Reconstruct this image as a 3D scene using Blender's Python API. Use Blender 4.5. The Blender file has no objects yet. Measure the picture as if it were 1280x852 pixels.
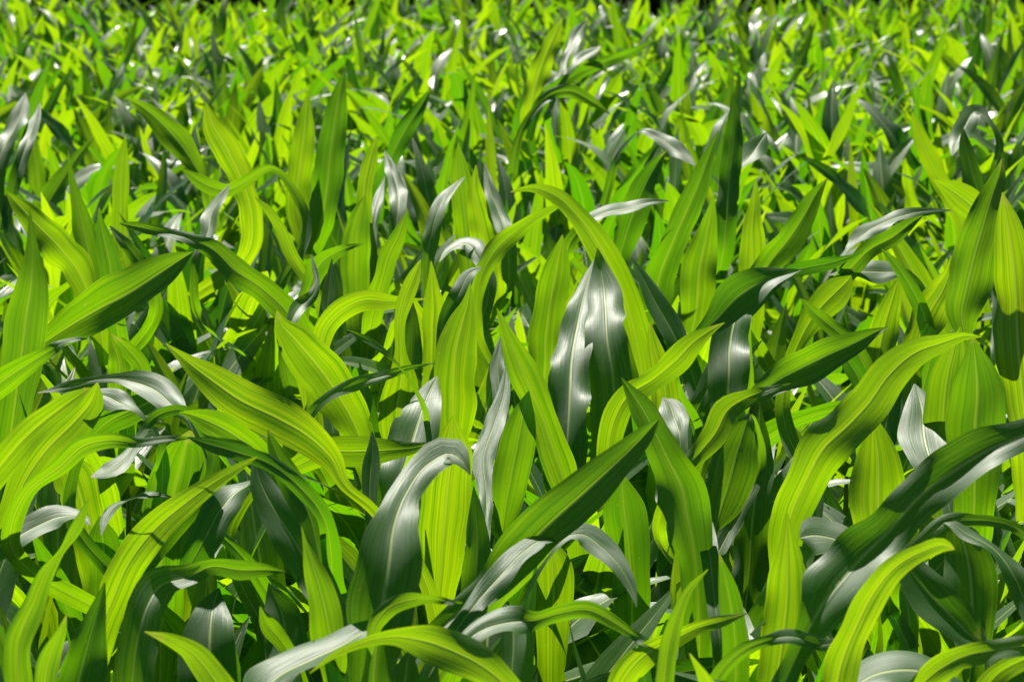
# (label, [(depth m, tilt deg, fold deg, 'x,y,w[,tilt] ...' from base to tip)])
HEROES = [
("maize plant with a slim bright leaf snaking up in the bottom left corner", [
 (2.6,-5,15,"28,890,34 24,800,31 44,751,24 59,714,20 76,690,9 95,660,16 112,622,1"),
 (2.5,-10,15,"52,885,28 65,814,24 76,790,14 83,768,1")]),
("maize plant with a dark folded blade crossed by a long bright leaf rising rightward", [
 (2.65,15,35,"88,900,60 105,825,52 120,772,26 131,728,2"),
 (2.75,-15,20,"100,890,50,0 120,800,46,-5 140,750,42 160,705,42 190,665,40 230,630,30 275,598,18 322,570,2")]),
("maize plant with a dark level leaf carrying one white gleam at the left edge", [
 (2.9,45,20,"-40,710,30,20 -10,688,32,30 20,672,32 50,655,30 75,645,28 98,645,15 112,656,2"),
 (3.2,0,15,"130,720,35 128,670,35 125,645,3")]),
("maize plant whose arching silver leaf turns bright green past its bend", [
 (2.7,25,22,"165,880,50,15 172,800,48,15 185,755,42,40 205,730,28,50 235,722,18,50 262,708,20,5 300,712,26,-10 335,712,14,-10 357,714,1"),
 (3.0,-5,12,"200,860,32 200,790,32 196,762,2")]),
("maize plant with one small bright leaf pointing up left across darker blades", [
 (2.4,-15,15,"295,900,45 265,845,36 240,815,28 210,798,16 181,789,1")]),
("maize plant with a broad dark leaf whose left shoulder shines white", [
 (2.9,25,18,"262,910,60,15 262,830,76,20 262,798,70,30 264,772,50,42 268,752,28,48 274,734,1")]),
("maize plant with a wide ribbed leaf half in shadow behind the rising bright leaf", [
 (3.1,-8,15,"200,735,60 205,670,68 214,630,72 224,592,66 232,558,45 238,538,4"),
 (3.3,-5,12,"110,665,45 100,620,48 90,590,50 80,565,8")]),
("maize plant whose blue-green leaf bends over to the lower left", [
 (3.0,40,20,"335,600,18,50 300,612,28,60 275,638,38,45 255,675,40,25 238,705,30,10 222,730,4"),
 (3.0,45,15,"188,618,12,30 168,622,16,60 147,630,15,60 132,648,14,50 127,668,2")]),
("maize plant at the left edge with two overlapping bright slanting leaves", [
 (2.9,-12,25,"-35,625,40 0,583,38 30,548,36 60,522,30 90,500,22 113,484,1"),
 (3.1,-12,12,"12,645,30 35,595,42 60,560,48 95,525,45 115,500,30 122,478,2")]),
("maize plant with a bright level leaf tapering right above a silver curl", [
 (2.8,-8,15,"40,608,22 75,583,24 105,557,26 135,550,20 175,553,12,20 205,549,10,30 238,547,2"),
 (3.0,40,15,"228,512,12,0 195,520,14,10 175,545,14,40 155,575,22,60 135,590,20,60 113,596,1")]),
("maize plant at the left edge with a tall upright leaf twisted dark at its tip", [
 (3.6,-5,20,"10,565,45 20,500,46 28,440,50 33,400,50 40,350,36 40,310,16,20 37,262,1"),
 (3.3,-8,18,"-35,505,44 0,478,38 30,458,28 60,440,16 85,426,9,40 110,423,1")]),
("maize plant with a big leaf folded lengthwise, bright upper half over dark lower half", [
 (3.7,5,38,"15,475,14 45,437,24 80,412,38 120,388,54 160,367,58 195,345,48 225,325,22 241,315,1")]),
("maize plant with a dark twisted level leaf ending in a blue-grey flare", [
 (3.2,40,18,"232,520,8 215,505,24,50 190,485,32,50 170,478,24,40 150,474,14,30 120,475,11,20 85,483,14,20 47,491,1"),
 (3.1,55,15,"172,514,6 150,503,20,60 125,493,14,60 102,498,1"),
 (3.2,0,18,"110,553,14 135,527,30 165,512,34 190,500,20 202,491,2")]),
("maize plant with a short pair of leaves splitting like a tent, left of centre", [
 (3.8,-8,18,"150,490,30 148,450,26 140,427,10 136,414,1"),
 (3.8,-8,20,"168,495,20 178,462,22 160,437,20 139,417,1")]),
("maize plant with the huge bright leaf bowed over like a hood", [
 (3.0,-5,22,"495,668,16 462,632,15 430,605,14 416,575,28 388,547,46 345,522,54 300,500,50 262,473,38 232,450,17 207,429,1")]),
("maize plant under the hooded leaf, its own blade dark along the lower edge", [
 (2.95,-5,30,"348,615,24 325,572,36 295,545,42 262,527,34 235,517,10 224,515,1"),
 (2.75,25,20,"335,578,18 300,566,18 265,556,16 234,546,1")]),
("maize plant with a dark green lance leaf standing over a shaded blade", [
 (2.8,12,22,"400,700,20 385,640,34 365,605,32 350,575,24 340,553,12 335,536,1"),
 (2.85,25,22,"398,730,40 370,680,48 345,640,40 325,600,26 317,572,2")]),
("maize plant with a level ribbed green leaf pointing right in front of silver", [
 (3.3,-5,12,"335,600,10 375,580,26 410,565,36 445,564,39 490,562,26 520,559,14 544,553,1"),
 (3.1,28,20,"463,660,12 462,610,20 464,580,22 466,560,14 465,538,1")]),
("maize plant with a broad silver leaf, pale midrib straight up its middle", [
 (3.6,38,16,"478,700,40,25 490,630,52,30 508,575,60 522,530,54,45 535,495,34,45 546,470,2")]),
("maize plant with the tallest upright yellow-green leaf, spear shaped, at the centre", [
 (3.8,-8,14,"562,605,20 564,560,38 566,520,54 567,480,58 570,440,54 578,405,38 585,380,18 588,354,1"),
 (4.1,25,20,"548,450,10 560,390,18 575,365,22 590,340,14,40 602,334,1")]),
("maize plant whose grey silver leaf curls over at the top like a wave", [
 (2.6,25,20,"466,900,50,5 470,820,68,5 478,760,84,12 486,700,78,34 494,650,54,45 510,612,36,50 535,580,34,45 562,566,28,50 580,578,14,40 588,594,1")]),
("maize plant with a wide glowing yellow leaf behind the grey wave leaf", [
 (3.3,-10,10,"545,800,20 548,750,42 552,700,54 556,650,62 560,600,62 565,560,50 566,520,2"),
 (3.15,20,18,"590,770,36 595,720,36 597,680,34 595,640,18 592,607,1")]),
("maize plant with a narrow silver leaf between two glowing yellow ones", [
 (3.6,42,15,"606,690,14 608,620,18 605,570,28 618,530,26 630,490,16 633,453,1"),
 (3.5,-6,14,"628,670,18 632,630,36 640,590,46 648,550,44 655,515,28 661,488,1")]),
("maize plant with a bright leaf leaning left, striped and slender, near the centre", [
 (3.5,-8,22,"714,630,30 702,590,42 690,555,38 678,520,34 664,485,40 648,450,34 634,418,18 621,385,1")]),
("maize plant with two big side by side silver leaves peaking together", [
 (4.0,40,16,"706,610,50,15 710,540,54,22 712,490,52,38 714,450,48,45 722,405,38,48 732,360,22,45 743,324,1"),
 (4.05,22,16,"763,590,56,10 768,520,62,14 766,470,60,20 760,430,54,35 757,390,48,45 754,355,36,48 750,330,17 747,310,1")]),
("maize plant with the long diagonal leaf, upper half green and lower half dark", [
 (2.75,5,32,"535,800,18,35 575,764,26,35 612,735,38,30 650,692,54,10 690,652,60 735,612,56 770,580,42 800,550,26 815,533,14 824,523,1"),
 (2.7,45,18,"590,760,20 630,715,26 655,690,24 680,675,12,50 696,676,1")]),
("maize plant with a broad green leaf bent sideways over the diagonal leaf's tip", [
 (3.0,8,28,"872,740,40 868,690,52 860,650,62 852,610,62 835,575,46 818,540,36 802,510,30 785,485,12 776,471,1")]),
("maize plant with a glowing ribbon leaf curving up right beside the silver pair", [
 (3.7,-10,20,"760,570,30 768,525,34 785,495,30 815,475,26 845,450,36 870,425,24 893,410,8 906,403,1"),
 (3.6,50,15,"850,550,20,40 842,520,34 835,503,20,55 828,497,1")]),
("maize plant with a dark and silver leaf hanging straight down, right of centre", [
 (3.9,30,32,"868,424,10 895,400,28 925,370,44 960,350,30 988,341,10 1002,337,1"),
 (3.85,38,14,"920,392,38,50 912,430,48,42 911,465,52,32 908,500,44,20 900,525,20 895,542,2")]),
("maize plant with a bright leaf folding right over two dark shaded blades", [
 (3.4,-5,22,"848,595,14,30 875,565,26,10 895,540,34 910,512,32 935,496,18 965,486,8,30 988,479,1"),
 (3.6,15,20,"938,520,10 925,555,44 912,600,60 900,640,40 893,666,1"),
 (3.7,18,20,"935,730,40 940,660,44 947,600,40 950,550,24 950,508,1")]),
("maize plant with a folded leaf lying right, its lower half grey and gleaming", [
 (3.6,15,36,"930,508,10 960,484,30 990,466,42 1030,446,40 1070,428,26 1095,415,10 1110,409,1")]),
("maize plant with the widest bright leaf bowing right with a shadow band across it", [
 (3.1,-14,16,"978,700,34 990,640,52 1008,600,60 1030,560,58 1062,530,54 1085,505,52 1110,470,50 1145,440,36 1180,428,22 1205,420,11 1227,421,1"),
 (3.3,-6,12,"1095,700,40 1098,650,66 1098,610,70 1098,575,60 1095,545,32 1092,518,2")]),
("maize plant with a rounded white gleaming leaf hanging between yellow ones", [
 (3.5,45,14,"1178,610,20,35 1165,580,48 1155,545,62 1153,515,48,50 1149,498,30 1143,479,1")]),
("maize plant with broad paired yellow leaves standing upright on the right", [
 (3.3,-6,12,"1218,635,50 1219,570,70 1220,530,76 1222,490,64 1220,455,38 1216,423,2"),
 (3.5,-8,14,"1180,590,40 1180,520,50 1185,470,44 1195,430,22 1201,408,1")]),
("maize plant with a huge grey-green leaf slanting up to the right edge", [
 (2.6,15,30,"1000,810,30,20 1035,745,62,35 1075,700,64,32 1115,660,54,20 1150,620,54,10 1190,590,60,10 1230,565,56,10 1270,548,44,10 1320,530,28 1365,518,1")]),
("maize plant with a bright S curved leaf bending right before the grey slanting leaf", [
 (2.45,-12,20,"1042,900,44 1052,830,46 1070,785,42 1090,745,40 1115,712,32 1150,690,22 1180,681,18 1193,686,2")]),
("maize plant with one upright pointed yellow-green leaf, lower right", [
 (2.7,-8,12,"966,900,50 973,840,56 980,790,58 984,750,55 985,710,44 985,675,22 984,640,1")]),
("maize plant with a low bright leaf arching over to a white tip at the bottom", [
 (2.5,-5,15,"880,885,20 905,835,20 930,812,18 960,800,13,15 985,795,13,40 1010,800,16,20 1030,806,14,20 1052,796,1"),
 (2.75,-8,14,"920,850,34 918,790,34 912,750,30 905,715,14 899,691,1")]),
("maize plant with a drooping leaf split green above and silver below, lower right", [
 (2.75,28,30,"1120,680,10 1140,715,40 1165,745,54 1195,775,50 1215,795,34 1234,806,4"),
 (2.9,45,14,"1090,692,10 1060,680,26 1035,672,32 1010,670,26 1000,672,2")]),
("maize plant with arching green and grey leaves falling at the right edge", [
 (2.8,0,15,"1150,680,20 1185,652,24 1215,650,17 1245,652,13,20 1270,660,13,30 1290,680,8 1302,705,1"),
 (2.75,40,20,"1184,652,8 1210,668,20,45 1240,685,28,40 1265,715,30,30 1280,750,26,20 1292,800,2"),
 (3.0,20,20,"1215,820,40 1215,750,60 1210,700,60 1200,665,36 1195,648,3")]),
("maize plant with two bright leaves sweeping out of the bottom right corner", [
 (2.4,-10,20,"1130,885,36 1172,838,36 1210,818,28 1245,812,27 1285,806,24 1335,800,2"),
 (2.45,-10,20,"1215,885,30 1250,840,26 1285,822,22 1335,805,2")]),
("maize plant with a flat white shining leaf low at the bottom right", [
 (2.55,52,12,"1185,850,20 1145,838,42 1105,842,52 1078,852,34 1055,875,2")]),
("maize plant with a short silver leaf drooping to a point over dark leaves", [
 (2.8,42,18,"696,684,6 712,669,16 728,668,22 750,682,27 775,708,21 790,735,12,30 796,758,1"),
 (3.2,-5,12,"690,850,40 690,790,42 692,740,50 690,700,44 685,672,4")]),
("maize plant with a bright bridge shaped leaf spanning the bottom centre", [
 (2.55,0,18,"570,815,16,30 605,785,26,45 640,776,28,50 668,775,21,15 700,766,21,-10 735,762,21,-10 765,776,18 795,795,12 812,806,10,50 828,814,1"),
 (2.6,30,15,"640,772,24,40 642,800,32 640,835,26 640,875,2")]),
("maize plant with two crossing bright leaves forming an X at the bottom", [
 (2.55,-10,18,"765,890,34 785,840,36 810,815,30 840,800,24 870,785,18 905,775,14 934,766,1"),
 (2.45,-10,15,"828,890,26 832,840,24 838,800,22 848,765,16 862,735,10 885,711,1")]),
("maize plant with a pale vertical silver leaf beside a yellow ribbed one", [
 (2.95,42,12,"900,810,20,20 893,750,20 888,700,22 885,668,20,50 890,652,2"),
 (3.3,-3,12,"790,780,40 790,720,52 785,670,54 780,630,50 778,595,8")]),
("maize plant with a slender bright pointed leaf before dark foliage, lower left of centre", [
 (2.55,-8,14,"420,880,20 415,810,40 408,770,42 398,730,32 388,700,20 382,680,8 377,658,1")]),
("maize plant with a long white silver leaf sprawling along the bottom edge", [
 (2.45,52,22,"312,895,40,40 350,842,46 390,822,42 430,805,36 460,785,18 477,773,1")]),
("maize plant with a wide bright leaf lying flat across the bottom edge", [
 (2.35,-12,15,"655,885,30 610,837,42 570,815,46 530,800,42 490,795,22 450,804,12 415,820,8 387,841,1"),
 (2.5,-8,12,"505,890,30 508,835,32 512,812,3")]),
("maize plant with a small bright leaf arched right like a beak, bottom centre", [
 (2.45,-8,16,"462,815,8 472,775,20 490,757,20 515,749,18 545,749,10 562,752,5,40 578,753,1")]),
("maize plant with deep shaded leaves and one sunlit lower edge, lower left", [
 (2.9,25,20,"362,860,50 358,800,54 352,765,42 343,745,22 336,728,1"),
 (2.8,-8,12,"378,850,14 355,805,20 335,780,22 325,758,2")]),
("maize plant with a broad bright leaf bent down left and a shadow across its base", [
 (3.8,-10,22,"457,570,36 440,525,46 420,490,60 395,455,60 370,425,46 352,405,20 346,388,1")]),
("maize plant with a bright leaf arched right over a gap, tip needle thin", [
 (4.0,-10,18,"398,450,20 410,405,30 425,390,30 455,375,26 490,377,18 515,375,6 532,373,1"),
 (3.6,10,18,"494,452,4 470,432,10 450,420,8 434,412,1")]),
("maize plant with a leaf rolled tight above a wide glowing base", [
 (3.9,-6,25,"495,560,40 497,505,50 502,475,40 500,440,16 500,400,15 508,370,20 518,345,16 526,324,1"),
 (3.7,25,18,"412,495,14 450,478,16,30 480,470,10,40 510,460,7 542,454,1")]),
("maize plant with a plain bright spear leaf beside a dark one, upper centre", [
 (4.3,-8,14,"540,450,24 541,405,28 542,385,27 541,360,17 539,326,1"),
 (4.1,20,18,"513,500,24 514,455,28 515,420,24 516,395,12 515,374,1")]),
("maize plant with a twisted silver ribbon leaf next to a thin dark spear", [
 (4.3,38,18,"365,400,14,45 378,380,18,45 390,370,14,30 396,355,8 393,335,6 389,318,1"),
 (4.3,25,18,"408,425,20 409,385,20 412,355,14 415,323,1")]),
("maize plant with a leaf arched right to meet the tip of a broad bowed neighbour", [
 (4.4,-10,18,"595,385,16 602,345,21 620,312,24 650,285,20 680,266,12 708,253,1"),
 (4.4,-8,15,"680,470,40 683,420,44 688,380,40 695,340,36 700,315,20 703,293,1")]),
("maize plant with a broad bowed leaf descending right above the silver pair", [
 (4.3,-10,22,"798,440,40 782,375,42 765,335,38 745,300,32 722,270,25 695,245,20 665,235,10 638,240,1")]),
("maize plant with a wavy tall leaf crossed by a dark shadow, upper right of centre", [
 (5.0,-6,24,"816,420,40 825,345,40 842,300,34 860,260,32 875,225,26 888,190,14 898,163,1"),
 (5.0,-8,14,"870,390,40 876,330,42 882,300,32 888,270,16 892,243,1")]),
("maize plant with a narrow waisted bright leaf left of the bowed ribbon, upper right", [
 (5.0,-8,14,"940,370,32 941,320,34 941,285,26 944,250,12 945,222,1")]),
("maize plant with a folded diagonal leaf above a horizontal silver one", [
 (5.2,0,34,"772,330,26 785,285,34 800,245,32 815,215,22 828,195,8 834,188,1"),
 (5.0,38,20,"730,282,14 760,265,22,45 785,260,20,50 810,253,10 836,251,1")]),
("maize plant with a bright white glinting leaf dipping right in the upper middle", [
 (5.8,48,15,"805,163,8 820,170,14 838,182,20 855,195,16 869,207,1")]),
("maize plant with a leaf slanting up right, green left half and dark right half", [
 (4.6,2,34,"938,365,30 965,325,34 985,300,34 1005,270,28 1022,240,14 1034,223,1"),
 (4.2,0,16,"960,362,16,30 985,340,16 1010,334,18 1040,328,16 1060,322,6 1080,314,1")]),
("maize plant with a winding silver leaf over a green one pointing right", [
 (4.4,48,16,"1042,332,4 1065,308,12 1090,285,20,55 1120,272,16,55 1145,266,10 1165,264,6 1189,263,1"),
 (4.3,0,28,"1052,350,22 1090,310,22 1115,297,22 1140,278,12 1154,269,1")]),
("maize plant with the tall folded lance leaf standing high at the right", [
 (3.7,-2,34,"1212,440,6 1202,395,40 1208,360,54 1218,320,54 1230,280,44 1242,240,28 1250,215,14 1253,198,1")]),
("maize plant with a tall bright leaf touching the right edge", [
 (3.6,-8,14,"1284,560,40 1276,470,50 1272,420,56 1270,370,54 1266,320,44 1260,280,30 1253,240,1")]),
("maize plant with a bright leaf drooping left behind the tall lance leaf", [
 (4.6,-10,20,"1240,295,20 1220,262,34 1200,245,34 1182,233,18 1167,225,1"),
 (5.5,20,24,"1228,260,16 1215,215,20 1207,185,16 1203,158,1")]),
("maize plant with a folded bright leaf pointing up right below a winding silver one", [
 (4.1,-6,26,"1142,460,24 1152,415,40 1165,385,44 1180,360,36 1187,340,16 1189,320,1"),
 (4.1,0,24,"1158,405,20 1145,370,18 1130,345,16 1115,325,10 1102,311,1")]),
("maize plant with a pointed bright leaf beside a level grey silver leaf", [
 (4.2,-6,14,"1093,490,36 1100,435,38 1108,400,34 1117,370,20 1124,346,1"),
 (4.3,50,16,"1130,342,10 1100,340,24 1070,340,18 1048,342,6 1036,344,1")]),
("maize plant with rounded bright leaves at odds, right of the hanging silver leaf", [
 (4.2,-10,18,"1000,425,20 1025,385,36 1045,365,38 1060,350,16 1064,344,1"),
 (4.0,5,22,"1066,432,20 1035,405,20 1015,388,14 1002,373,1"),
 (3.7,0,25,"1084,520,16 1075,475,24 1060,450,20 1049,433,2")]),
("maize plant with a large bright leaf leaning left near the left edge", [
 (4.6,-8,22,"114,375,30 95,335,40 75,310,42 50,285,36 25,258,22 7,239,1")]),
("maize plant with a long dark arching leaf reaching left above the folded leaf", [
 (4.3,12,24,"330,362,34,0 290,335,30 268,313,24 235,298,18 200,290,14 170,283,12 149,279,1")]),
("maize plant with narrow upright leaves and one rolled dark edge, upper left", [
 (4.4,-4,25,"142,375,24 137,330,26 130,300,20 125,275,8 124,260,1"),
 (4.8,0,22,"118,345,30 105,290,30 97,255,16 90,225,8 85,188,1"),
 (4.5,20,24,"185,345,16 165,315,16 148,295,10 137,282,1")]),
("maize plant with a grey crumpled leaf under a bright bridging one, upper left", [
 (4.8,38,22,"246,320,10 260,290,18 265,265,22,45 278,245,12 287,231,1"),
 (5.2,-8,18,"335,210,10 305,228,16 285,238,16 260,232,20 243,222,14 227,211,1")]),
("maize plant with a wide bright leaf leaning left, upper left of centre", [
 (5.4,-8,18,"312,255,28 295,210,34 280,180,34 265,155,24 257,128,1"),
 (5.6,-8,14,"150,290,20 151,235,20 153,205,16 157,168,1")]),
("maize plant with a narrow tall bright leaf beside crumpled white silver ones", [
 (5.2,-6,14,"455,275,20 457,230,20 463,200,18 471,170,1"),
 (5.2,45,18,"497,270,20 496,235,22 488,210,14 481,188,1"),
 (5.3,48,15,"468,275,10 474,245,12 481,220,1")]),
("maize plant with a short bright blade pointing up right below the white silver ones", [
 (4.7,-8,14,"476,355,24 488,315,24 498,295,18 505,275,8 509,262,1"),
 (4.9,-8,14,"445,350,36 445,300,34 450,270,24 457,243,1")]),
("maize plant with a blue-grey sickle leaf curving up right at upper centre", [
 (4.6,32,22,"534,350,14,10 538,300,20,20 545,270,20,35 562,240,14,50 581,221,1"),
 (4.6,48,16,"598,322,16 580,305,24 565,310,14 549,327,1")]),
("maize plant with several tall bright leaves crowded with a silver edge, upper centre", [
 (4.8,-8,14,"612,325,36 600,270,32 594,240,20 595,206,1"),
 (5.0,-8,14,"587,320,30 580,260,30 575,220,26 573,178,1"),
 (4.8,38,18,"634,305,20 622,262,22 612,235,14 606,203,1")]),
("maize plant with a curved bright leaf tipped white above the bent broad leaf", [
 (4.5,-8,18,"385,365,20 405,325,24 425,313,14 440,308,5,40 456,304,1"),
 (4.6,-8,16,"400,380,16 385,350,18 368,325,16 350,285,15 335,262,10 318,246,1")]),
("maize plant with a dark tall leaf and a bright grey glint, upper right of centre", [
 (5.3,15,20,"908,280,28 912,220,28 917,180,24 917,145,14 916,116,1"),
 (5.5,48,16,"920,215,10 938,195,24 950,178,20 958,166,1")]),
("maize plant with a dark oblique leaf right of the silver pair", [
 (4.2,28,24,"856,445,26 835,405,30 818,375,26 803,345,14 789,321,1"),
 (3.8,-5,18,"834,540,36 830,480,34 822,450,26 816,425,16 812,402,1")]),
("maize plant with a dark blue-green leaf curled right of the tallest spear leaf", [
 (3.9,35,20,"628,540,20 625,490,20 622,460,18 625,430,8 628,413,1")]),
("maize plant with two grey silver leaves side by side near the upper left edge", [
 (6.0,42,18,"2,190,24 18,160,28 28,135,18 32,116,1"),
 (6.0,45,18,"30,190,16 40,162,18 47,142,9 50,128,1")]),
("maize plant with a folded leaf leaning left, upper left, dark underneath", [
 (5.6,4,32,"246,212,20 225,180,34 200,152,26 175,132,12 157,122,1")]),
("maize plant with two tall broad green leaves upright, upper left of centre", [
 (5.8,-4,20,"372,235,30 378,185,30 382,150,20 386,113,1"),
 (5.7,4,24,"408,240,36 415,175,34 422,130,24 431,88,1")]),
("maize plant with a green blade slanting up right beside the sickle leaf, top centre", [
 (5.8,2,28,"484,210,18 505,165,24 525,135,16 539,110,1")]),
("maize plant with a broad bright leaf slanting right in the far upper centre", [
 (8.0,-6,20,"664,130,24 680,75,24 695,40,14 703,22,1"),
 (8.0,0,24,"700,105,14 750,80,14 790,65,10 820,49,1")]),
("maize plant with a dark sickle leaf bent over to the right, top centre", [
 (6.5,26,22,"672,135,10 690,118,15 712,114,16 738,126,12 763,143,1")]),
("maize plant with bright white glints on upturned leaves, far upper right of centre", [
 (9.0,50,15,"713,60,10 725,38,15 734,26,1"),
 (8.0,50,15,"715,85,8 730,70,14 745,62,8 750,58,1")]),
("maize plant with a grey pointed leaf and a bright yellow blade, upper right", [
 (5.6,42,18,"1235,150,8 1222,140,14 1205,160,22,42 1195,180,16 1190,195,1"),
 (5.6,-8,18,"1180,235,20 1165,205,22 1150,170,18 1140,140,1")]),
]
import bpy, math, random
import numpy as np
from mathutils import Vector

rng = random.Random(7)
scene = bpy.context.scene
col = scene.collection
F = 2600.0; CX, CY = 640.0, 426.0
CAM = np.array([0.0, 0.0, 2.0])
PITCH = math.atan(526 / F)
FWD = np.array([0, math.cos(PITCH), -math.sin(PITCH)])
UPV = np.array([0, math.sin(PITCH), math.cos(PITCH)])
RGT = np.array([1.0, 0, 0])
ZUP = np.array([0, 0, 1.0])

def at(px, py, d):
    return CAM + d * (FWD + RGT * (px - CX) / F - UPV * (py - CY) / F)

def proj(P):
    q = np.asarray(P) - CAM
    d = np.maximum(q @ FWD, 1e-3)
    return CX + F * (q @ RGT) / d, CY - F * (q @ UPV) / d, d

# ------------------------------------------------------------------ materials
def mat(name):
    m = bpy.data.materials.new(name); m.use_nodes = True
    m.node_tree.nodes.clear()
    return m, m.node_tree.nodes, m.node_tree.links

def leaf_material():
    m, n, l = mat('maize_leaf')
    def node(t, **k):
        x = n.new(t)
        for a, b in k.items(): setattr(x, a, b)
        return x
    def math_(op, a, b=None, c=None, clamp=False):
        x = node('ShaderNodeMath', operation=op, use_clamp=clamp)
        for i, v in enumerate((a, b, c)):
            if v is None: continue
            if isinstance(v, (int, float)): x.inputs[i].default_value = v
            else: l.new(v, x.inputs[i])
        return x.outputs[0]
    def mix(f, a, b):
        x = node('ShaderNodeMix', data_type='RGBA')
        for s, v in ((0, f), (6, a), (7, b)):
            if isinstance(v, (int, float)): x.inputs[s].default_value = v
            elif isinstance(v, tuple): x.inputs[s].default_value = v
            else: l.new(v, x.inputs[s])
        return x.outputs[2]
    uv = node('ShaderNodeUVMap', uv_map='UVMap')
    sep = node('ShaderNodeSeparateXYZ'); l.new(uv.outputs[0], sep.inputs[0])
    X, V = sep.outputs[0], sep.outputs[1]
    lid = math_('FLOOR', X); u = math_('FRACT', X)
    wn = node('ShaderNodeTexWhiteNoise', noise_dimensions='1D'); 
    oi = node('ShaderNodeObjectInfo')
    l.new(math_('ADD', lid, math_('MULTIPLY', oi.outputs['Random'], 37.0)), wn.inputs['W'])
    rnd = math_('POWER', wn.outputs['Value'], 1.2)
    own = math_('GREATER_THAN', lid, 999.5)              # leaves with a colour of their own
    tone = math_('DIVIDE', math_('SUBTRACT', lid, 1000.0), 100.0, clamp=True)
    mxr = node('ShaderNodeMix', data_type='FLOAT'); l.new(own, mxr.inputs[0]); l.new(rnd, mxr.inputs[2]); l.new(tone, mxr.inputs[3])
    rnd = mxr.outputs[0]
    us = math_('SUBTRACT', u, 0.5)                       # -0.5 .. 0.5
    # lengthwise veins
    cmb = node('ShaderNodeCombineXYZ')
    l.new(math_('ADD', math_('MULTIPLY', u, 13.0), math_('MULTIPLY', rnd, 90.0)), cmb.inputs[0])
    l.new(math_('MULTIPLY', V, 1.6), cmb.inputs[1])
    nz = node('ShaderNodeTexNoise', noise_dimensions='2D'); l.new(cmb.outputs[0], nz.inputs['Vector'])
    nz.inputs['Scale'].default_value = 1.0; nz.inputs['Detail'].default_value = 2.0; nz.inputs['Roughness'].default_value = 0.6
    nzb = node('ShaderNodeTexNoise', noise_dimensions='2D'); cmb2 = node('ShaderNodeCombineXYZ')
    l.new(math_('ADD', math_('MULTIPLY', u, 34.0), math_('MULTIPLY', rnd, 40.0)), cmb2.inputs[0]); l.new(math_('MULTIPLY', V, 1.2), cmb2.inputs[1])
    l.new(cmb2.outputs[0], nzb.inputs['Vector']); nzb.inputs['Scale'].default_value = 1.0; nzb.inputs['Detail'].default_value = 1.0
    vein = node('ShaderNodeMapRange'); l.new(math_('ADD', math_('MULTIPLY', nz.outputs['Fac'], 0.5), math_('MULTIPLY', nzb.outputs['Fac'], 0.5)), vein.inputs['Value'])
    vein.inputs['From Min'].default_value = 0.27; vein.inputs['From Max'].default_value = 0.74
    vein = vein.outputs[0]
    # fine veins for the relief
    cm2 = node('ShaderNodeCombineXYZ')
    l.new(math_('ADD', math_('MULTIPLY', u, 46.0), math_('MULTIPLY', rnd, 50.0)), cm2.inputs[0]); l.new(math_('MULTIPLY', V, 2.5), cm2.inputs[1])
    nz2 = node('ShaderNodeTexNoise', noise_dimensions='2D'); l.new(cm2.outputs[0], nz2.inputs['Vector']); nz2.inputs['Scale'].default_value = 1.0
    nz2.inputs['Detail'].default_value = 2.0
    # blotches
    cm3 = node('ShaderNodeCombineXYZ')
    l.new(math_('ADD', math_('MULTIPLY', u, 2.0), math_('MULTIPLY', rnd, 70.0)), cm3.inputs[0]); l.new(math_('MULTIPLY', V, 9.0), cm3.inputs[1])
    nz3 = node('ShaderNodeTexNoise', noise_dimensions='2D'); l.new(cm3.outputs[0], nz3.inputs['Vector']); nz3.inputs['Scale'].default_value = 1.0
    nz3.inputs['Detail'].default_value = 3.0
    # midrib, fading to the tip
    absu = math_('ABSOLUTE', us)
    rib = node('ShaderNodeMapRange', interpolation_type='SMOOTHSTEP'); l.new(absu, rib.inputs['Value'])
    rib.inputs['From Min'].default_value = 0.010; rib.inputs['From Max'].default_value = 0.046
    rib.inputs['To Min'].default_value = 1.0; rib.inputs['To Max'].default_value = 0.0
    ribf = math_('MULTIPLY', rib.outputs[0], 0.85)
    edge = node('ShaderNodeMapRange', interpolation_type='SMOOTHSTEP'); l.new(absu, edge.inputs['Value'])
    edge.inputs['From Min'].default_value = 0.475; edge.inputs['From Max'].default_value = 0.5
    # reflected colour
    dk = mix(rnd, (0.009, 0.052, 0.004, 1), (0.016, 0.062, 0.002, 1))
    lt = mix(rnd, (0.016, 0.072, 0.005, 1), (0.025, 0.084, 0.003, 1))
    refl = mix(vein, dk, lt)
    refl = mix(math_('MULTIPLY', nz3.outputs['Fac'], 0.45), refl, (0.017, 0.062, 0.003, 1))
    refl = mix(ribf, refl, (0.34, 0.40, 0.16, 1))
    refl = mix(math_('MULTIPLY', edge.outputs[0], 0.35), refl, (0.22, 0.28, 0.10, 1))
    # transmitted colour
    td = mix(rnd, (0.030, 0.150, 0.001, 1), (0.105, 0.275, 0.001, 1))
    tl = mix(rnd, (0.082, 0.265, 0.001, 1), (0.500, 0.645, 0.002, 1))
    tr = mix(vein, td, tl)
    tr = mix(math_('MULTIPLY', nz3.outputs['Fac'], 0.35), tr, (0.06, 0.21, 0.001, 1))
    # specks of wear
    sp = node('ShaderNodeTexNoise', noise_dimensions='2D'); cm4 = node('ShaderNodeCombineXYZ')
    l.new(math_('ADD', math_('MULTIPLY', u, 9.0), math_('MULTIPLY', rnd, 30.0)), cm4.inputs[0]); l.new(math_('MULTIPLY', V, 90.0), cm4.inputs[1])
    l.new(cm4.outputs[0], sp.inputs['Vector']); sp.inputs['Scale'].default_value = 1.0
    spk = node('ShaderNodeMapRange'); l.new(sp.outputs['Fac'], spk.inputs['Value'])
    spk.inputs['From Min'].default_value = 0.76; spk.inputs['From Max'].default_value = 0.80
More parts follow.
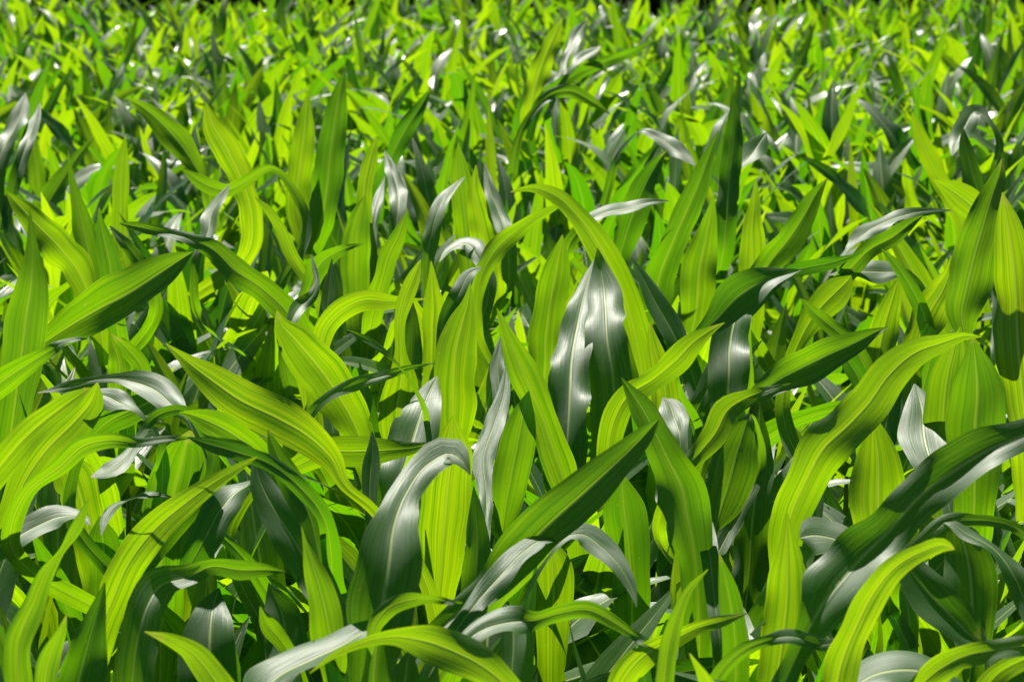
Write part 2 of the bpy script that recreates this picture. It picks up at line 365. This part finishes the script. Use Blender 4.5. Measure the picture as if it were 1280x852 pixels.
    tr = mix(math_('MULTIPLY', spk.outputs[0], 0.12), tr, (0.62, 0.60, 0.12, 1))
    refl = mix(math_('MULTIPLY', spk.outputs[0], 0.3), refl, (0.20, 0.18, 0.06, 1))
    tr = mix(math_('MULTIPLY', ribf, 0.28), tr, (0.36, 0.40, 0.02, 1))
    at_ = node('ShaderNodeAttribute', attribute_name='tip')
    tp = node('ShaderNodeMapRange', interpolation_type='SMOOTHSTEP')
    l.new(math_('SUBTRACT', at_.outputs['Fac'], math_('MULTIPLY', nz3.outputs['Fac'], math_('MULTIPLY', math_('POWER', wn.outputs['Value'], 4.0), 0.05))), tp.inputs['Value'])
    tp.inputs['From Min'].default_value = -0.006; tp.inputs['From Max'].default_value = 0.004
    tp.inputs['To Min'].default_value = 0.35; tp.inputs['To Max'].default_value = 0.0
    refl = mix(tp.outputs[0], refl, (0.30, 0.24, 0.10, 1)); tr = mix(tp.outputs[0], tr, (0.36, 0.33, 0.04, 1))
    # relief
    hgt = math_('ADD', math_('MULTIPLY', vein, 0.22), math_('MULTIPLY', nz2.outputs['Fac'], 0.25))
    hgt = math_('SUBTRACT', hgt, math_('MULTIPLY', rib.outputs[0], 1.2))
    hgt = math_('ADD', hgt, math_('MULTIPLY', nz3.outputs['Fac'], 2.2))
    bmp = node('ShaderNodeBump'); l.new(hgt, bmp.inputs['Height'])
    bmp.inputs['Strength'].default_value = 0.55; bmp.inputs['Distance'].default_value = 0.0012
    pb = node('ShaderNodeBsdfPrincipled')
    l.new(refl, pb.inputs['Base Color']); l.new(bmp.outputs[0], pb.inputs['Normal'])
    rg = math_('ADD', 0.50, math_('MULTIPLY', nz2.outputs['Fac'], 0.14))
    l.new(math_('SUBTRACT', 0.38, math_('MULTIPLY', own, 0.28)), pb.inputs['Coat Weight'])
    l.new(math_('ADD', 0.23, math_('MULTIPLY', own, 0.11)), pb.inputs['Coat Roughness']); l.new(bmp.outputs[0], pb.inputs['Coat Normal'])
    l.new(rg, pb.inputs['Roughness']); pb.inputs['IOR'].default_value = 1.40; pb.inputs['Coat IOR'].default_value = 1.35
    pb.inputs['Specular IOR Level'].default_value = 0.75
    tb = node('ShaderNodeBsdfTranslucent'); l.new(tr, tb.inputs['Color']); l.new(bmp.outputs[0], tb.inputs['Normal'])
    ad = node('ShaderNodeAddShader'); l.new(pb.outputs[0], ad.inputs[0]); l.new(tb.outputs[0], ad.inputs[1])
    out = node('ShaderNodeOutputMaterial'); l.new(ad.outputs[0], out.inputs['Surface'])
    return m

def simple_noise_material(name, c1, c2, scale, rough=0.8, bump=0.0, stretch=None):
    m, n, l = mat(name)
    tc = n.new('ShaderNodeTexCoord'); mp = n.new('ShaderNodeMapping')
    if stretch: mp.inputs['Scale'].default_value = stretch
    l.new(tc.outputs['Object'], mp.inputs[0])
    nz = n.new('ShaderNodeTexNoise'); nz.inputs['Scale'].default_value = scale; nz.inputs['Detail'].default_value = 8
    l.new(mp.outputs[0], nz.inputs['Vector'])
    cr = n.new('ShaderNodeValToRGB'); cr.color_ramp.elements[0].color = c1; cr.color_ramp.elements[1].color = c2
    cr.color_ramp.elements[0].position = 0.35; cr.color_ramp.elements[1].position = 0.68
    l.new(nz.outputs['Fac'], cr.inputs[0])
    pb = n.new('ShaderNodeBsdfPrincipled'); pb.inputs['Roughness'].default_value = rough
    l.new(cr.outputs[0], pb.inputs['Base Color'])
    if bump:
        b = n.new('ShaderNodeBump'); b.inputs['Strength'].default_value = bump; b.inputs['Distance'].default_value = 0.03
        l.new(nz.outputs['Fac'], b.inputs['Height']); l.new(b.outputs[0], pb.inputs['Normal'])
    o = n.new('ShaderNodeOutputMaterial'); l.new(pb.outputs[0], o.inputs[0])
    return m

M_LEAF = leaf_material()
M_STALK = simple_noise_material('maize_stalk', (0.09, 0.17, 0.03, 1), (0.20, 0.26, 0.07, 1), 30, 0.5, 0.1, (1, 1, 0.08))
M_SOIL = simple_noise_material('dry_soil', (0.060, 0.040, 0.026, 1), (0.15, 0.105, 0.07, 1), 9, 0.95, 0.8)
M_WOOD = simple_noise_material('wood_foliage', (0.018, 0.038, 0.012, 1), (0.04, 0.075, 0.018, 1), 1.2, 0.7)

# ------------------------------------------------------------------ leaf geometry
def catmull(A, n):
    """A: (k, c) control rows -> (n, c), centripetal-ish by chord length of the first three columns"""
    A = np.asarray(A, float)
    k = len(A)
    if k == 2: A = np.vstack([A[0], (A[0] + A[1]) / 2, A[1]]); k = 3
    seg = np.maximum(np.linalg.norm(np.diff(A[:, :3], axis=0), axis=1), 1e-5)
    t = np.concatenate([[0], np.cumsum(seg)])
    m = np.zeros_like(A)
    d = np.diff(A, axis=0) / seg[:, None]
    m[1:-1] = (d[:-1] * seg[1:, None] + d[1:] * seg[:-1, None]) / (seg[1:] + seg[:-1])[:, None]
    m[0] = d[0]; m[-1] = d[-1]
    s = np.linspace(0, t[-1], n)
    i = np.clip(np.searchsorted(t, s, side='right') - 1, 0, k - 2)
    h = seg[i][:, None]; x = ((s - t[i]) / seg[i])[:, None]
    h00 = 2*x**3 - 3*x**2 + 1; h10 = x**3 - 2*x**2 + x; h01 = -2*x**3 + 3*x**2; h11 = x**3 - x**2
    return h00 * A[i] + h10 * h * m[i] + h01 * A[i+1] + h11 * h * m[i+1], s

def norm(a):
    return a / np.maximum(np.linalg.norm(a, axis=-1, keepdims=True), 1e-9)

def leaf_sheet(P, half, D, fold, r, ruffle=1.0, nw=9, lid=None):
    """centre line P (n,3), half widths (n), wanted upper normal D (n,3) -> verts (n*nw,3), uv (n*nw,2)"""
    n = len(P)
    T = norm(np.gradient(P, axis=0))
    N = norm(D - T * np.sum(D * T, axis=1, keepdims=True))
    S = np.cross(T, N)
    length = np.concatenate([[0], np.cumsum(np.linalg.norm(np.diff(P, axis=0), axis=1))])
    v = length / max(length[-1], 1e-6)
    us = np.linspace(-1, 1, nw)
    fo = np.radians(fold) * (1.0 - 0.25 * v)
    p1, p2, p3 = r.uniform(0, 6.3), r.uniform(0, 6.3), r.uniform(0, 6.3)
    k1, k2 = r.uniform(22, 42), r.uniform(22, 42)
    verts = np.zeros((n, nw, 3)); uv = np.zeros((n, nw, 3))
    if lid is None: lid = r.randrange(1, 200)
    env = np.clip(v * 4, 0, 1) * np.clip((1 - v) * 3, 0, 1)
    nick = np.ones((2, n))
    if n > 30 and r.random() < 0.3:
        for q in range(r.randint(1, 4)):
            nick[r.randrange(2), r.randrange(n // 4, n - 4)] = r.uniform(0.84, 0.95)
    half0 = half
    for j, u in enumerate(us):
        au = abs(u)
        kk, pp = (k1, p2) if u < 0 else (k2, p1)
        half = half0 * (nick[0 if u < 0 else 1] if au > 0.95 else 1.0)
        half = half * (1 + env * ruffle * (0.030 * np.sin(length * kk * 0.9 + pp) + 0.022 * np.sin(length * kk * 2.3 + 2 * pp)))
        wave = np.sin(length * (k1 if u < 0 else k2) + (p1 if u < 0 else p2))
        side = u * half * np.cos(fo * (0.55 + 0.45 * au))
        off = half * au * np.sin(fo * (0.85 + 0.15 * au)) - 0.16 * half * au ** 2.5
        off = off + ruffle * 0.10 * half * au ** 2.2 * wave * env * 1.6
        off = off + 0.10 * half * np.sin(length * 11 + p3) * u + 0.05 * half * np.sin(length * 23 + p1) * (1 - au)
        verts[:, j] = P + S * side[:, None] + N * off[:, None]
        uv[:, j, 0] = lid + 0.5 + 0.4995 * u
        uv[:, j, 1] = length; uv[:, j, 2] = length[-1] - length
    return verts.reshape(-1, 3), uv.reshape(-1, 3)

_fc = {}
def sheet_faces(n, nw):
    if (n, nw) not in _fc:
        i, j = np.meshgrid(np.arange(n - 1), np.arange(nw - 1), indexing='ij')
        a = (i * nw + j).ravel()
        _fc[(n, nw)] = np.stack([a, a + 1, a + nw + 1, a + nw], 1)
    return _fc[(n, nw)]

def make_mesh(name, verts, faces, uv=None, material=None):
    me = bpy.data.meshes.new(name)
    faces = np.asarray(faces, np.int32)
    me.vertices.add(len(verts)); me.vertices.foreach_set('co', np.asarray(verts, np.float32).ravel())
    nf, fs = faces.shape
    me.loops.add(nf * fs); me.loops.foreach_set('vertex_index', faces.ravel())
    me.polygons.add(nf)
    me.polygons.foreach_set('loop_start', np.arange(0, nf * fs, fs, dtype=np.int32))
    me.polygons.foreach_set('use_smooth', np.ones(nf, bool))
    if uv is not None:
        ul = me.uv_layers.new(name='UVMap')
        ul.data.foreach_set('uv', np.ascontiguousarray(np.asarray(uv, np.float32)[faces.ravel()][:, :2]).ravel())
        ta = me.attributes.new('tip', 'FLOAT', 'POINT'); ta.data.foreach_set('value', np.ascontiguousarray(np.asarray(uv, np.float32)[:, 2]))
    me.update(calc_edges=True)
    if material: me.materials.append(material)
    return me

def tube(P, R, ns=8):
    P = np.asarray(P, float); R = np.asarray(R, float)
    T = norm(np.gradient(P, axis=0)); ref = np.array([1.0, 0.13, 0])
    A = norm(np.cross(T, ref)); B = np.cross(T, A)
    ang = np.arange(ns) * 2 * math.pi / ns
    V = P[:, None] + R[:, None, None] * (np.cos(ang)[None, :, None] * A[:, None] + np.sin(ang)[None, :, None] * B[:, None])
    f = []
    for i in range(len(P) - 1):
        for j in range(ns):
            f.append((i*ns + j, i*ns + (j+1) % ns, (i+1)*ns + (j+1) % ns, (i+1)*ns + j))
    return V.reshape(-1, 3), f

# ------------------------------------------------------------------ objects
def empty(name, loc, rz=0.0):
    o = bpy.data.objects.new(name, None); col.objects.link(o)
    o.location = loc; o.rotation_euler = (0, 0, rz); o.empty_display_size = 0.05
    return o

def tag(o, label=None, cat=None, group=None, kind=None):
    if label: o['label'] = label
    if cat: o['category'] = cat
    if group: o['group'] = group
    if kind: o['kind'] = kind
    return o

def part(name, me, parent):
    o = bpy.data.objects.new(name, me); col.objects.link(o); o.parent = parent
    return o

# ------------------------------------------------------------------ traced plants
NH = 56
GW, GH = 320, 213
HMIN = np.full((GH, GW), 1e9)
LEAFS = []          # occlusion samples

def hero_leaf_control(d, tau0, pts):
    rows = []
    for t in pts.split():
        q = [float(x) for x in t.split(',')]
        ta = q[3] if len(q) > 3 else tau0
        rows.append((q[0], q[1], q[2], ta + 7 if ta >= 35 else ta))
    # depth change along the leaf from the tilt of its face
    dd = [0.0]
    for a, b in zip(rows[:-1], rows[1:]):
        ta = max(-30, min(54, (a[3] + b[3]) / 2))
        dd.append(dd[-1] + math.tan(math.radians(ta)) * (a[1] - b[1]) * d / F)
    dd = np.array(dd) - np.mean(dd)
    P = np.array([at(r[0], r[1], d + e) for r, e in zip(rows, dd)])
    T = norm(np.gradient(P, axis=0))
    half, D = [], []
    for i, r in enumerate(rows):
        toc = norm(CAM - P[i]); ta = math.radians(r[3])
        up = ZUP - toc * (ZUP @ toc); up = norm(up)
        Dn = math.cos(ta) * toc + math.sin(ta) * up
        N = norm(Dn - T[i] * (Dn @ T[i])); S = np.cross(T[i], N)
        s2 = np.array([S @ RGT, S @ UPV]); t2 = np.array([T[i] @ RGT, T[i] @ UPV])
        t2 = t2 / max(np.linalg.norm(t2), 1e-6)
        fac = abs(s2[0] * t2[1] - s2[1] * t2[0])
        half.append(r[2] * (d + dd[i]) / F / 2 / max(fac, 0.55)); D.append(Dn)
    return P, np.array(half), np.array(D)

def build_heroes():
    roots = []
    for label, leaves in HEROES:
        ctr = [(hero_leaf_control(d, tau, pts), fold, tau) for d, tau, fold, pts in leaves]
        bs = []
        for (P, half, D), fold, tilt in ctr:
            t0 = norm(P[1] - P[0]); b = P[0].copy()
            hz = math.hypot(t0[0], t0[1])
            b[:2] -= t0[:2] * (0.15 * hz)
            bs.append(b)
        base = np.mean(bs, axis=0)
        root = tag(empty('maize_plant', (base[0], base[1], 0.0)), label, 'maize plant', 'maize plants standing in the field')
        org = np.array([base[0], base[1], 0.0])
        top = 0.2
        for (P, half, D), fold, tilt in ctr:
            hd = math.hypot(P[0][0] - base[0], P[0][1] - base[1])
            zc = max(0.12, P[0][2] - 0.13 - 0.7 * hd)
            top = max(top, zc)
            C0 = np.array([base[0], base[1], zc])
            t0 = norm(P[1] - P[0])
            if t0[2] < 0.3: t0 = norm(np.array([t0[0], t0[1], 0.3 * math.hypot(t0[0], t0[1]) + 0.15]))
            gap = np.linalg.norm(P[0] - C0)
            mid = P[0] - t0 * gap * 0.35 * 0.6 + (C0 - P[0]) * 0.35 * 0.4
            if mid[2] < C0[2] + 0.03: mid = C0 * 0.4 + P[0] * 0.6
            Pa = np.vstack([C0, mid, P])
            Ha = np.concatenate([[max(0.016, half[0] * 0.55), half[0] * 0.9 + 0.002], half])
            Da = np.vstack([D[0], D[0], D])
            rows = np.hstack([Pa, Ha[:, None], Da])
            R, _ = catmull(rows, NH)
            hw = np.maximum(R[:, 3], 0.0006)
            r = random.Random(int(abs(P[0][0]) * 1e4) + int(abs(P[-1][2]) * 1e4))
            sv = np.linspace(0, 1, NH)
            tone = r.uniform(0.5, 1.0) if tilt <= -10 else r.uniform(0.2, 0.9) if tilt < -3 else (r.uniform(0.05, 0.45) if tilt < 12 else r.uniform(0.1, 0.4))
            ro = np.radians(14) * np.sin(6.283 * (r.uniform(0.8, 1.7) * sv + r.random())) + np.radians(6) * np.sin(6.283 * (r.uniform(3, 5) * sv + r.random()))
            Tq = norm(np.gradient(R[:, :3], axis=0)); Dq = norm(R[:, 4:7]); Bq = np.cross(Tq, Dq)
            R[:, 4:7] = Dq * np.cos(ro)[:, None] + Bq * np.sin(ro)[:, None]
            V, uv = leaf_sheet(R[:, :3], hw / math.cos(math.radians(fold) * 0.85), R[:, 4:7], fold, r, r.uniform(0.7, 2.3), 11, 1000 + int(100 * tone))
            me = make_mesh('maize_leaf', V - org, sheet_faces(NH, 11), uv, M_LEAF)
            part('leaf', me, root)
            # record on the occlusion grid
            Vg = V.reshape(NH, 11, 3)[10:]
            for a in range(5):
                f = a / 5
                W = Vg[:-1] * (1 - f) + Vg[1:] * f
                W2 = np.concatenate([W, (W[:, 1:] + W[:, :-1]) / 2], axis=1).reshape(-1, 3)
                x, y, dz = proj(W2)
                xi, yi = (x / 4).astype(int), (y / 4).astype(int)
                ok = (xi >= 0) & (xi < GW) & (yi >= 0) & (yi < GH)
                np.minimum.at(HMIN, (yi[ok], xi[ok]), dz[ok])
        top = min(top, 0.95)
        k = 7
        z = np.linspace(-0.02, top, k)
        Pst = np.stack([0.004 * np.sin(z * 9 + base[0] * 20), 0.004 * np.cos(z * 8), z], 1)
        V, f = tube(Pst, 0.014 - 0.010 * np.linspace(0, 1, k) ** 3)
        part('stalk', make_mesh('maize_stalk', V, f, None, M_STALK), root)
        roots.append((root, base, top))
    # the lower and hidden leaves every plant also carries, wherever they do not cover the ones in view
    r = random.Random(23)
    for root, base, top in roots:
        org = np.array([base[0], base[1], 0.0]); kept = 0
        for trial in range(5):
            h, L = plant_spec(r)
            for a in L:
                if kept >= 12: break
                V, uv = field_leaf(r, a[0] * max(0.6, min(1.1, top / 0.6)), *a[1:], 22, 7)
                W = V.reshape(22, 7, 3)[:, ::2].reshape(-1, 3) + org
                if hides(W) > 0.025: continue
                part('leaf', make_mesh('maize_leaf', V, sheet_faces(22, 7), uv, M_LEAF), root); kept += 1
    return roots

def hides(W):
    px, py, d = proj(W)
    xi, yi = (px / 4).astype(int), (py / 4).astype(int)
    ok = (xi >= 0) & (xi < GW) & (yi >= 0) & (yi < GH)
    if not ok.any(): return 0.0
    hm = HMIN[yi[ok], xi[ok]]
    return np.sum((d[ok] < hm) & (hm < 1e8)) / len(W)

# ------------------------------------------------------------------ field plants
def field_leaf(r, z0, az, length, width, lean0, bend, roll, lateral, n, nw):
    """a leaf leaving the stalk at height z0; lean0 = angle from vertical at the base, bend = added angle to the tip"""
    s = np.linspace(0, 1, n)
    ang = np.radians(lean0 + bend * s ** 1.7)
    dx = np.sin(ang); dz = np.cos(ang)
    az_s = az + lateral * s ** 1.5
    dl = length / (n - 1)
    H = np.stack([dx * np.cos(az_s), dx * np.sin(az_s), dz], 1) * dl
    P = np.vstack([[0, 0, 0], np.cumsum((H[1:] + H[:-1]) / 2, axis=0)])
    P[:, 2] += z0
    P[:, 0] += 0.008 * math.cos(az); P[:, 1] += 0.008 * math.sin(az)
    prof = (0.60 + 0.40 * np.sin(np.clip(s / 0.42, 0, 1) * math.pi / 2)) * (1 - np.clip((s - 0.42) / 0.58, 0, 1) ** 2.2)
    prof = np.where(s < 0.42, 0.60 + 0.40 * np.sin(s / 0.42 * math.pi / 2), prof)
    half = np.maximum(width / 2 * prof, 0.0006)
    # upper side faces the stalk / the sky
    D = np.stack([-np.cos(ang) * np.cos(az_s), -np.cos(ang) * np.sin(az_s), np.sin(ang)], 1)
    T = norm(np.gradient(P, axis=0)); B = np.cross(T, D)
    ro = np.radians(roll) * s ** 1.2
    D = D * np.cos(ro)[:, None] + B * np.sin(ro)[:, None]
    return leaf_sheet(P, half, D, r.uniform(14, 32), r, r.uniform(0.8, 2.6), nw)

def plant_spec(r, low=False):
    """the leaves of one young maize plant"""
    h = r.uniform(0.50, 0.66)
    nl = r.randint(7, 9)
    a0 = r.uniform(0, math.pi)
    L = []
    for i in range(nl):
        q = i / (nl - 1)
        if low and q > 0.6: break
        az = a0 + math.pi * (i % 2) + r.gauss(0, 0.45)
        z0 = 0.10 + (h - 0.10) * q ** 0.9
        length = (0.55 + 0.28 * math.sin(q * math.pi * 0.9)) * r.uniform(0.85, 1.12)
        if q > 0.85: length *= 0.9
        width = r.uniform(0.086, 0.120) * (0.8 + 0.2 * math.sin(min(1, q * 1.3) * math.pi))
        lean0 = 37 - 24 * q + r.gauss(0, 10)
        bend = abs(r.gauss(0, 1)) * (42 - 18 * q) + r.uniform(0, 18)
        if r.random() < 0.25: bend += r.uniform(30, 60)
        roll = r.gauss(0, 40); lateral = r.gauss(0, 0.45)
        L.append((z0, az, length, width, max(3, lean0), min(bend, 125), roll, lateral))
    return h, L

VARIANTS = []
def build_variants(nv, n, nw):
    out = []
    for k in range(nv):
        r = random.Random(100 + k)
        h, L = plant_spec(r)
        leaves = []
        for a in L:
            V, uv = field_leaf(r, *a, n, nw)
            leaves.append((V, uv))
        z = np.linspace(-0.02, h + 0.05, 5)
        Pst = np.stack([0.005 * np.sin(z * 9 + k), 0.005 * np.cos(z * 8 + k), z], 1)
        sv, sf = tube(Pst, np.linspace(0.015, 0.008, 5), 7)
        out.append((leaves, sv, sf))
    return out

def field_positions(y0, y1, margin):
    """seed rows running obliquely across the view"""
    r = random.Random(5)
    a = math.radians(24); ca, sa = math.cos(a), math.sin(a)
    out = []
    for i in range(-170, 170):
        for j in range(-220, 220):
            p, q = j * 0.165 + r.gauss(0, 0.03) + 0.08 * (i % 2), i * 0.42 + r.gauss(0, 0.07)
            x, y = p * ca - q * sa, p * sa + q * ca
            if y > 9 and (2 * i + j) % 5 == 0: continue
            if y0 < y < y1 and abs(x) < 0.2475 * y * 1.03 + margin:
                out.append((x, y))
    out.sort(key=lambda t: t[1])
    return out
FAR_Y = 23.4

def build_field(heroes):
    hp = np.array([[b[0], b[1]] for _, b, _ in heroes])
    variants = build_variants(30, 22, 7)
    low = build_variants(30, 12, 5)
    vmesh = []
    for leaves, sv, sf in variants:
        vmesh.append(([make_mesh('maize_leaf', V, sheet_faces(22, 7), uv, M_LEAF) for V, uv in leaves],
                      make_mesh('maize_stalk', sv, sf, None, M_STALK)))
    r = random.Random(11)
    pos = field_positions(2.2, FAR_Y, 1.1)
    n_ind = 300 - len(heroes)
    stuffV, stuffF, stuffU, off = [], [], [], 0
    made = 0
    bands = BANDS
    # young plants also close the ground round the traced ones, with their lower leaves only
    for x, y in pos:
        dmin = np.min(np.hypot(hp[:, 0] - x, hp[:, 1] - y))
        if dmin < 0.11: continue
        vi = r.randrange(len(variants)); rz = r.uniform(0, 2 * math.pi); sc = r.uniform(0.86, 1.13) * (0.95 + 0.08 * min(1.0, max(0.0, (y - 5.5) / 5)))
        sc *= 1.0 + 0.05 * math.sin(x * 1.3 + y * 0.7)
        ca, sa = math.cos(rz) * sc, math.sin(rz) * sc
        Rm = np.array([[ca, sa, 0], [-sa, ca, 0], [0, 0, sc]])
        keep = []
        n_in = 0; vis = tot = 0
        for k, (V, uv) in enumerate(variants[vi][0]):
            W = V.reshape(22, 7, 3)[::1, ::2].reshape(-1, 3) @ Rm + np.array([x, y, 0])
            px, py, d = proj(W)
            xi, yi = (px / 4).astype(int), (py / 4).astype(int)
            ok = (xi >= 0) & (xi < GW) & (yi >= 0) & (yi < GH)
            if y < 6.8 and ok.any():
                hm = HMIN[yi[ok], xi[ok]]
                if np.mean(d[ok] < hm) > 0 and np.sum((d[ok] < hm) & (hm < 1e8)) > (0.02 if y < 4.4 else 0.10) * len(W): continue
            tot += len(W)
            if ok.any():
                n_in += 1; vis += np.sum(d[ok] < HMIN[yi[ok], xi[ok]])
            keep.append(k)
        if not keep: continue
        if made < n_ind and n_in >= 2 and vis > 0.10 * tot:
            band = [b for b in bands if y < b[0]][0]
            root = tag(empty('maize_plant', (x, y, 0), rz), band[1], 'maize plant', band[2])
            root.scale = (sc, sc, sc)
            for k in keep: part('leaf', vmesh[vi][0][k], root)
            part('stalk', vmesh[vi][1], root)
            made += 1
            last_y = y
        else:
            leaves, sv, sf = low[vi] if y > 9 else variants[vi]
            n_, w_ = (12, 5) if y > 9 else (22, 7)
            for k in keep:
                if k >= len(leaves): continue
                V, uv = leaves[k]
                stuffV.append(V @ Rm + np.array([x, y, 0])); stuffU.append(uv + np.array([r.randrange(1, 50), 0.0, 0.0]))
                stuffF.append(sheet_faces(n_, w_) + off); off += len(V)
    print('individual field plants', made, 'to', last_y, 'stuff verts', off)
    me = make_mesh('maize_field', np.vstack(stuffV), np.vstack(stuffF), np.vstack(stuffU), M_LEAF)
    o = bpy.data.objects.new('maize_crop', me); col.objects.link(o)
    tag(o, 'mass of sunlit young maize filling the rest of the field to its far end', 'maize', kind='stuff')

BANDS = [
 (5.6, 'half hidden maize plant filling a gap between the broad near leaves', 'maize plants filling the near gaps'),
 (7.6, 'maize plant in the crowded middle of the field behind the broad near leaves', 'maize plants in the middle field'),
 (99, 'small looking maize plant among many alike towards the far end of the field', 'maize plants towards the far field'),
]

# ------------------------------------------------------------------ setting
def build_setting():
    g = np.array([[-300, -60, 0], [300, -60, 0], [300, 600, 0], [-300, 600, 0]], float)
    o = bpy.data.objects.new('ground', make_mesh('ground', g, [(0, 1, 2, 3)], None, M_SOIL)); col.objects.link(o)
    tag(o, 'brown soil under the maize', kind='structure')
    # far wood: thick belt of leaf clumps beyond the end of the field
    r = np.random.default_rng(3)
    n = 50000
    x = r.uniform(-24, 24, n); y = 32 + r.uniform(0, 5, n)
    ht = 4.5 + 1.2 * np.sin(x * 0.6) + 0.8 * np.sin(x * 1.7 + 1)
    z = ht * r.uniform(0, 1, n) ** 1.3
    c = np.stack([x, y, z], 1)
    A = norm(r.normal(size=(n, 3))); B = norm(np.cross(A, r.normal(size=(n, 3))))
    s = r.uniform(0.15, 0.36, n)[:, None]
    V = np.stack([c - A * s, c + B * s * 0.6, c + A * s, c - B * s * 0.6], 1).reshape(-1, 3)
    Fc = np.arange(n * 4).reshape(n, 4)
    o = bpy.data.objects.new('distant_wood', make_mesh('distant_wood', V, Fc, None, M_WOOD)); col.objects.link(o)
    tag(o, 'dark line of a distant wood beyond the end of the field', 'wood', kind='stuff')

def build_light_camera():
    w = bpy.data.worlds.new('World'); scene.world = w; w.use_nodes = True
    nt = w.node_tree; nt.nodes.clear()
    sky = nt.nodes.new('ShaderNodeTexSky'); sky.sky_type = 'NISHITA'; sky.sun_disc = False; sky.air_density = 0.35; sky.dust_density = 0.2; sky.altitude = 300
    sky.sun_elevation = math.radians(SUN_EL); sky.sun_rotation = math.radians(SUN_AZ)   # azimuth clockwise from +Y
    bg = nt.nodes.new('ShaderNodeBackground'); bg.inputs['Strength'].default_value = SKY
    out = nt.nodes.new('ShaderNodeOutputWorld')
    nt.links.new(sky.outputs[0], bg.inputs[0]); nt.links.new(bg.outputs[0], out.inputs[0])
    s = bpy.data.lights.new('sun', 'SUN'); s.energy = SUN; s.angle = math.radians(0.53); s.color = (1.0, 0.95, 0.86)
    so = bpy.data.objects.new('sun', s); col.objects.link(so)
    e, a = math.radians(SUN_EL), math.radians(SUN_AZ)
    d = Vector((math.sin(a) * math.cos(e), math.cos(a) * math.cos(e), math.sin(e)))
    so.rotation_euler = d.to_track_quat('Z', 'Y').to_euler(); so.location = (0, 10, 20)
    c = bpy.data.cameras.new('camera'); co = bpy.data.objects.new('camera', c); col.objects.link(co)
    co.location = CAM; co.rotation_euler = (math.pi / 2 - PITCH, 0, 0)
    c.sensor_width = 36; c.lens = 36 * F / 1280; c.clip_end = 2000; c.clip_start = 0.05
    c.dof.use_dof = True; c.dof.focus_distance = 3.5; c.dof.aperture_fstop = 8.5
    scene.camera = co
    vs = scene.view_settings
    vs.view_transform = 'Standard'; vs.look = 'None'; vs.exposure = EXPOSURE; vs.gamma = 1
    cy = scene.cycles
    cy.max_bounces = 10; cy.diffuse_bounces = 2; cy.glossy_bounces = 3; cy.transmission_bounces = 5; cy.transparent_max_bounces = 4
    cy.use_denoising = True; cy.caustics_reflective = False; cy.caustics_refractive = False
    cy.sample_clamp_indirect = 6

SUN_EL, SUN_AZ, SUN, SKY, EXPOSURE = 54.0, -13.0, 5.0, 0.05, 0.55
build_setting()
heroes = build_heroes()
build_field(heroes)
build_light_camera()
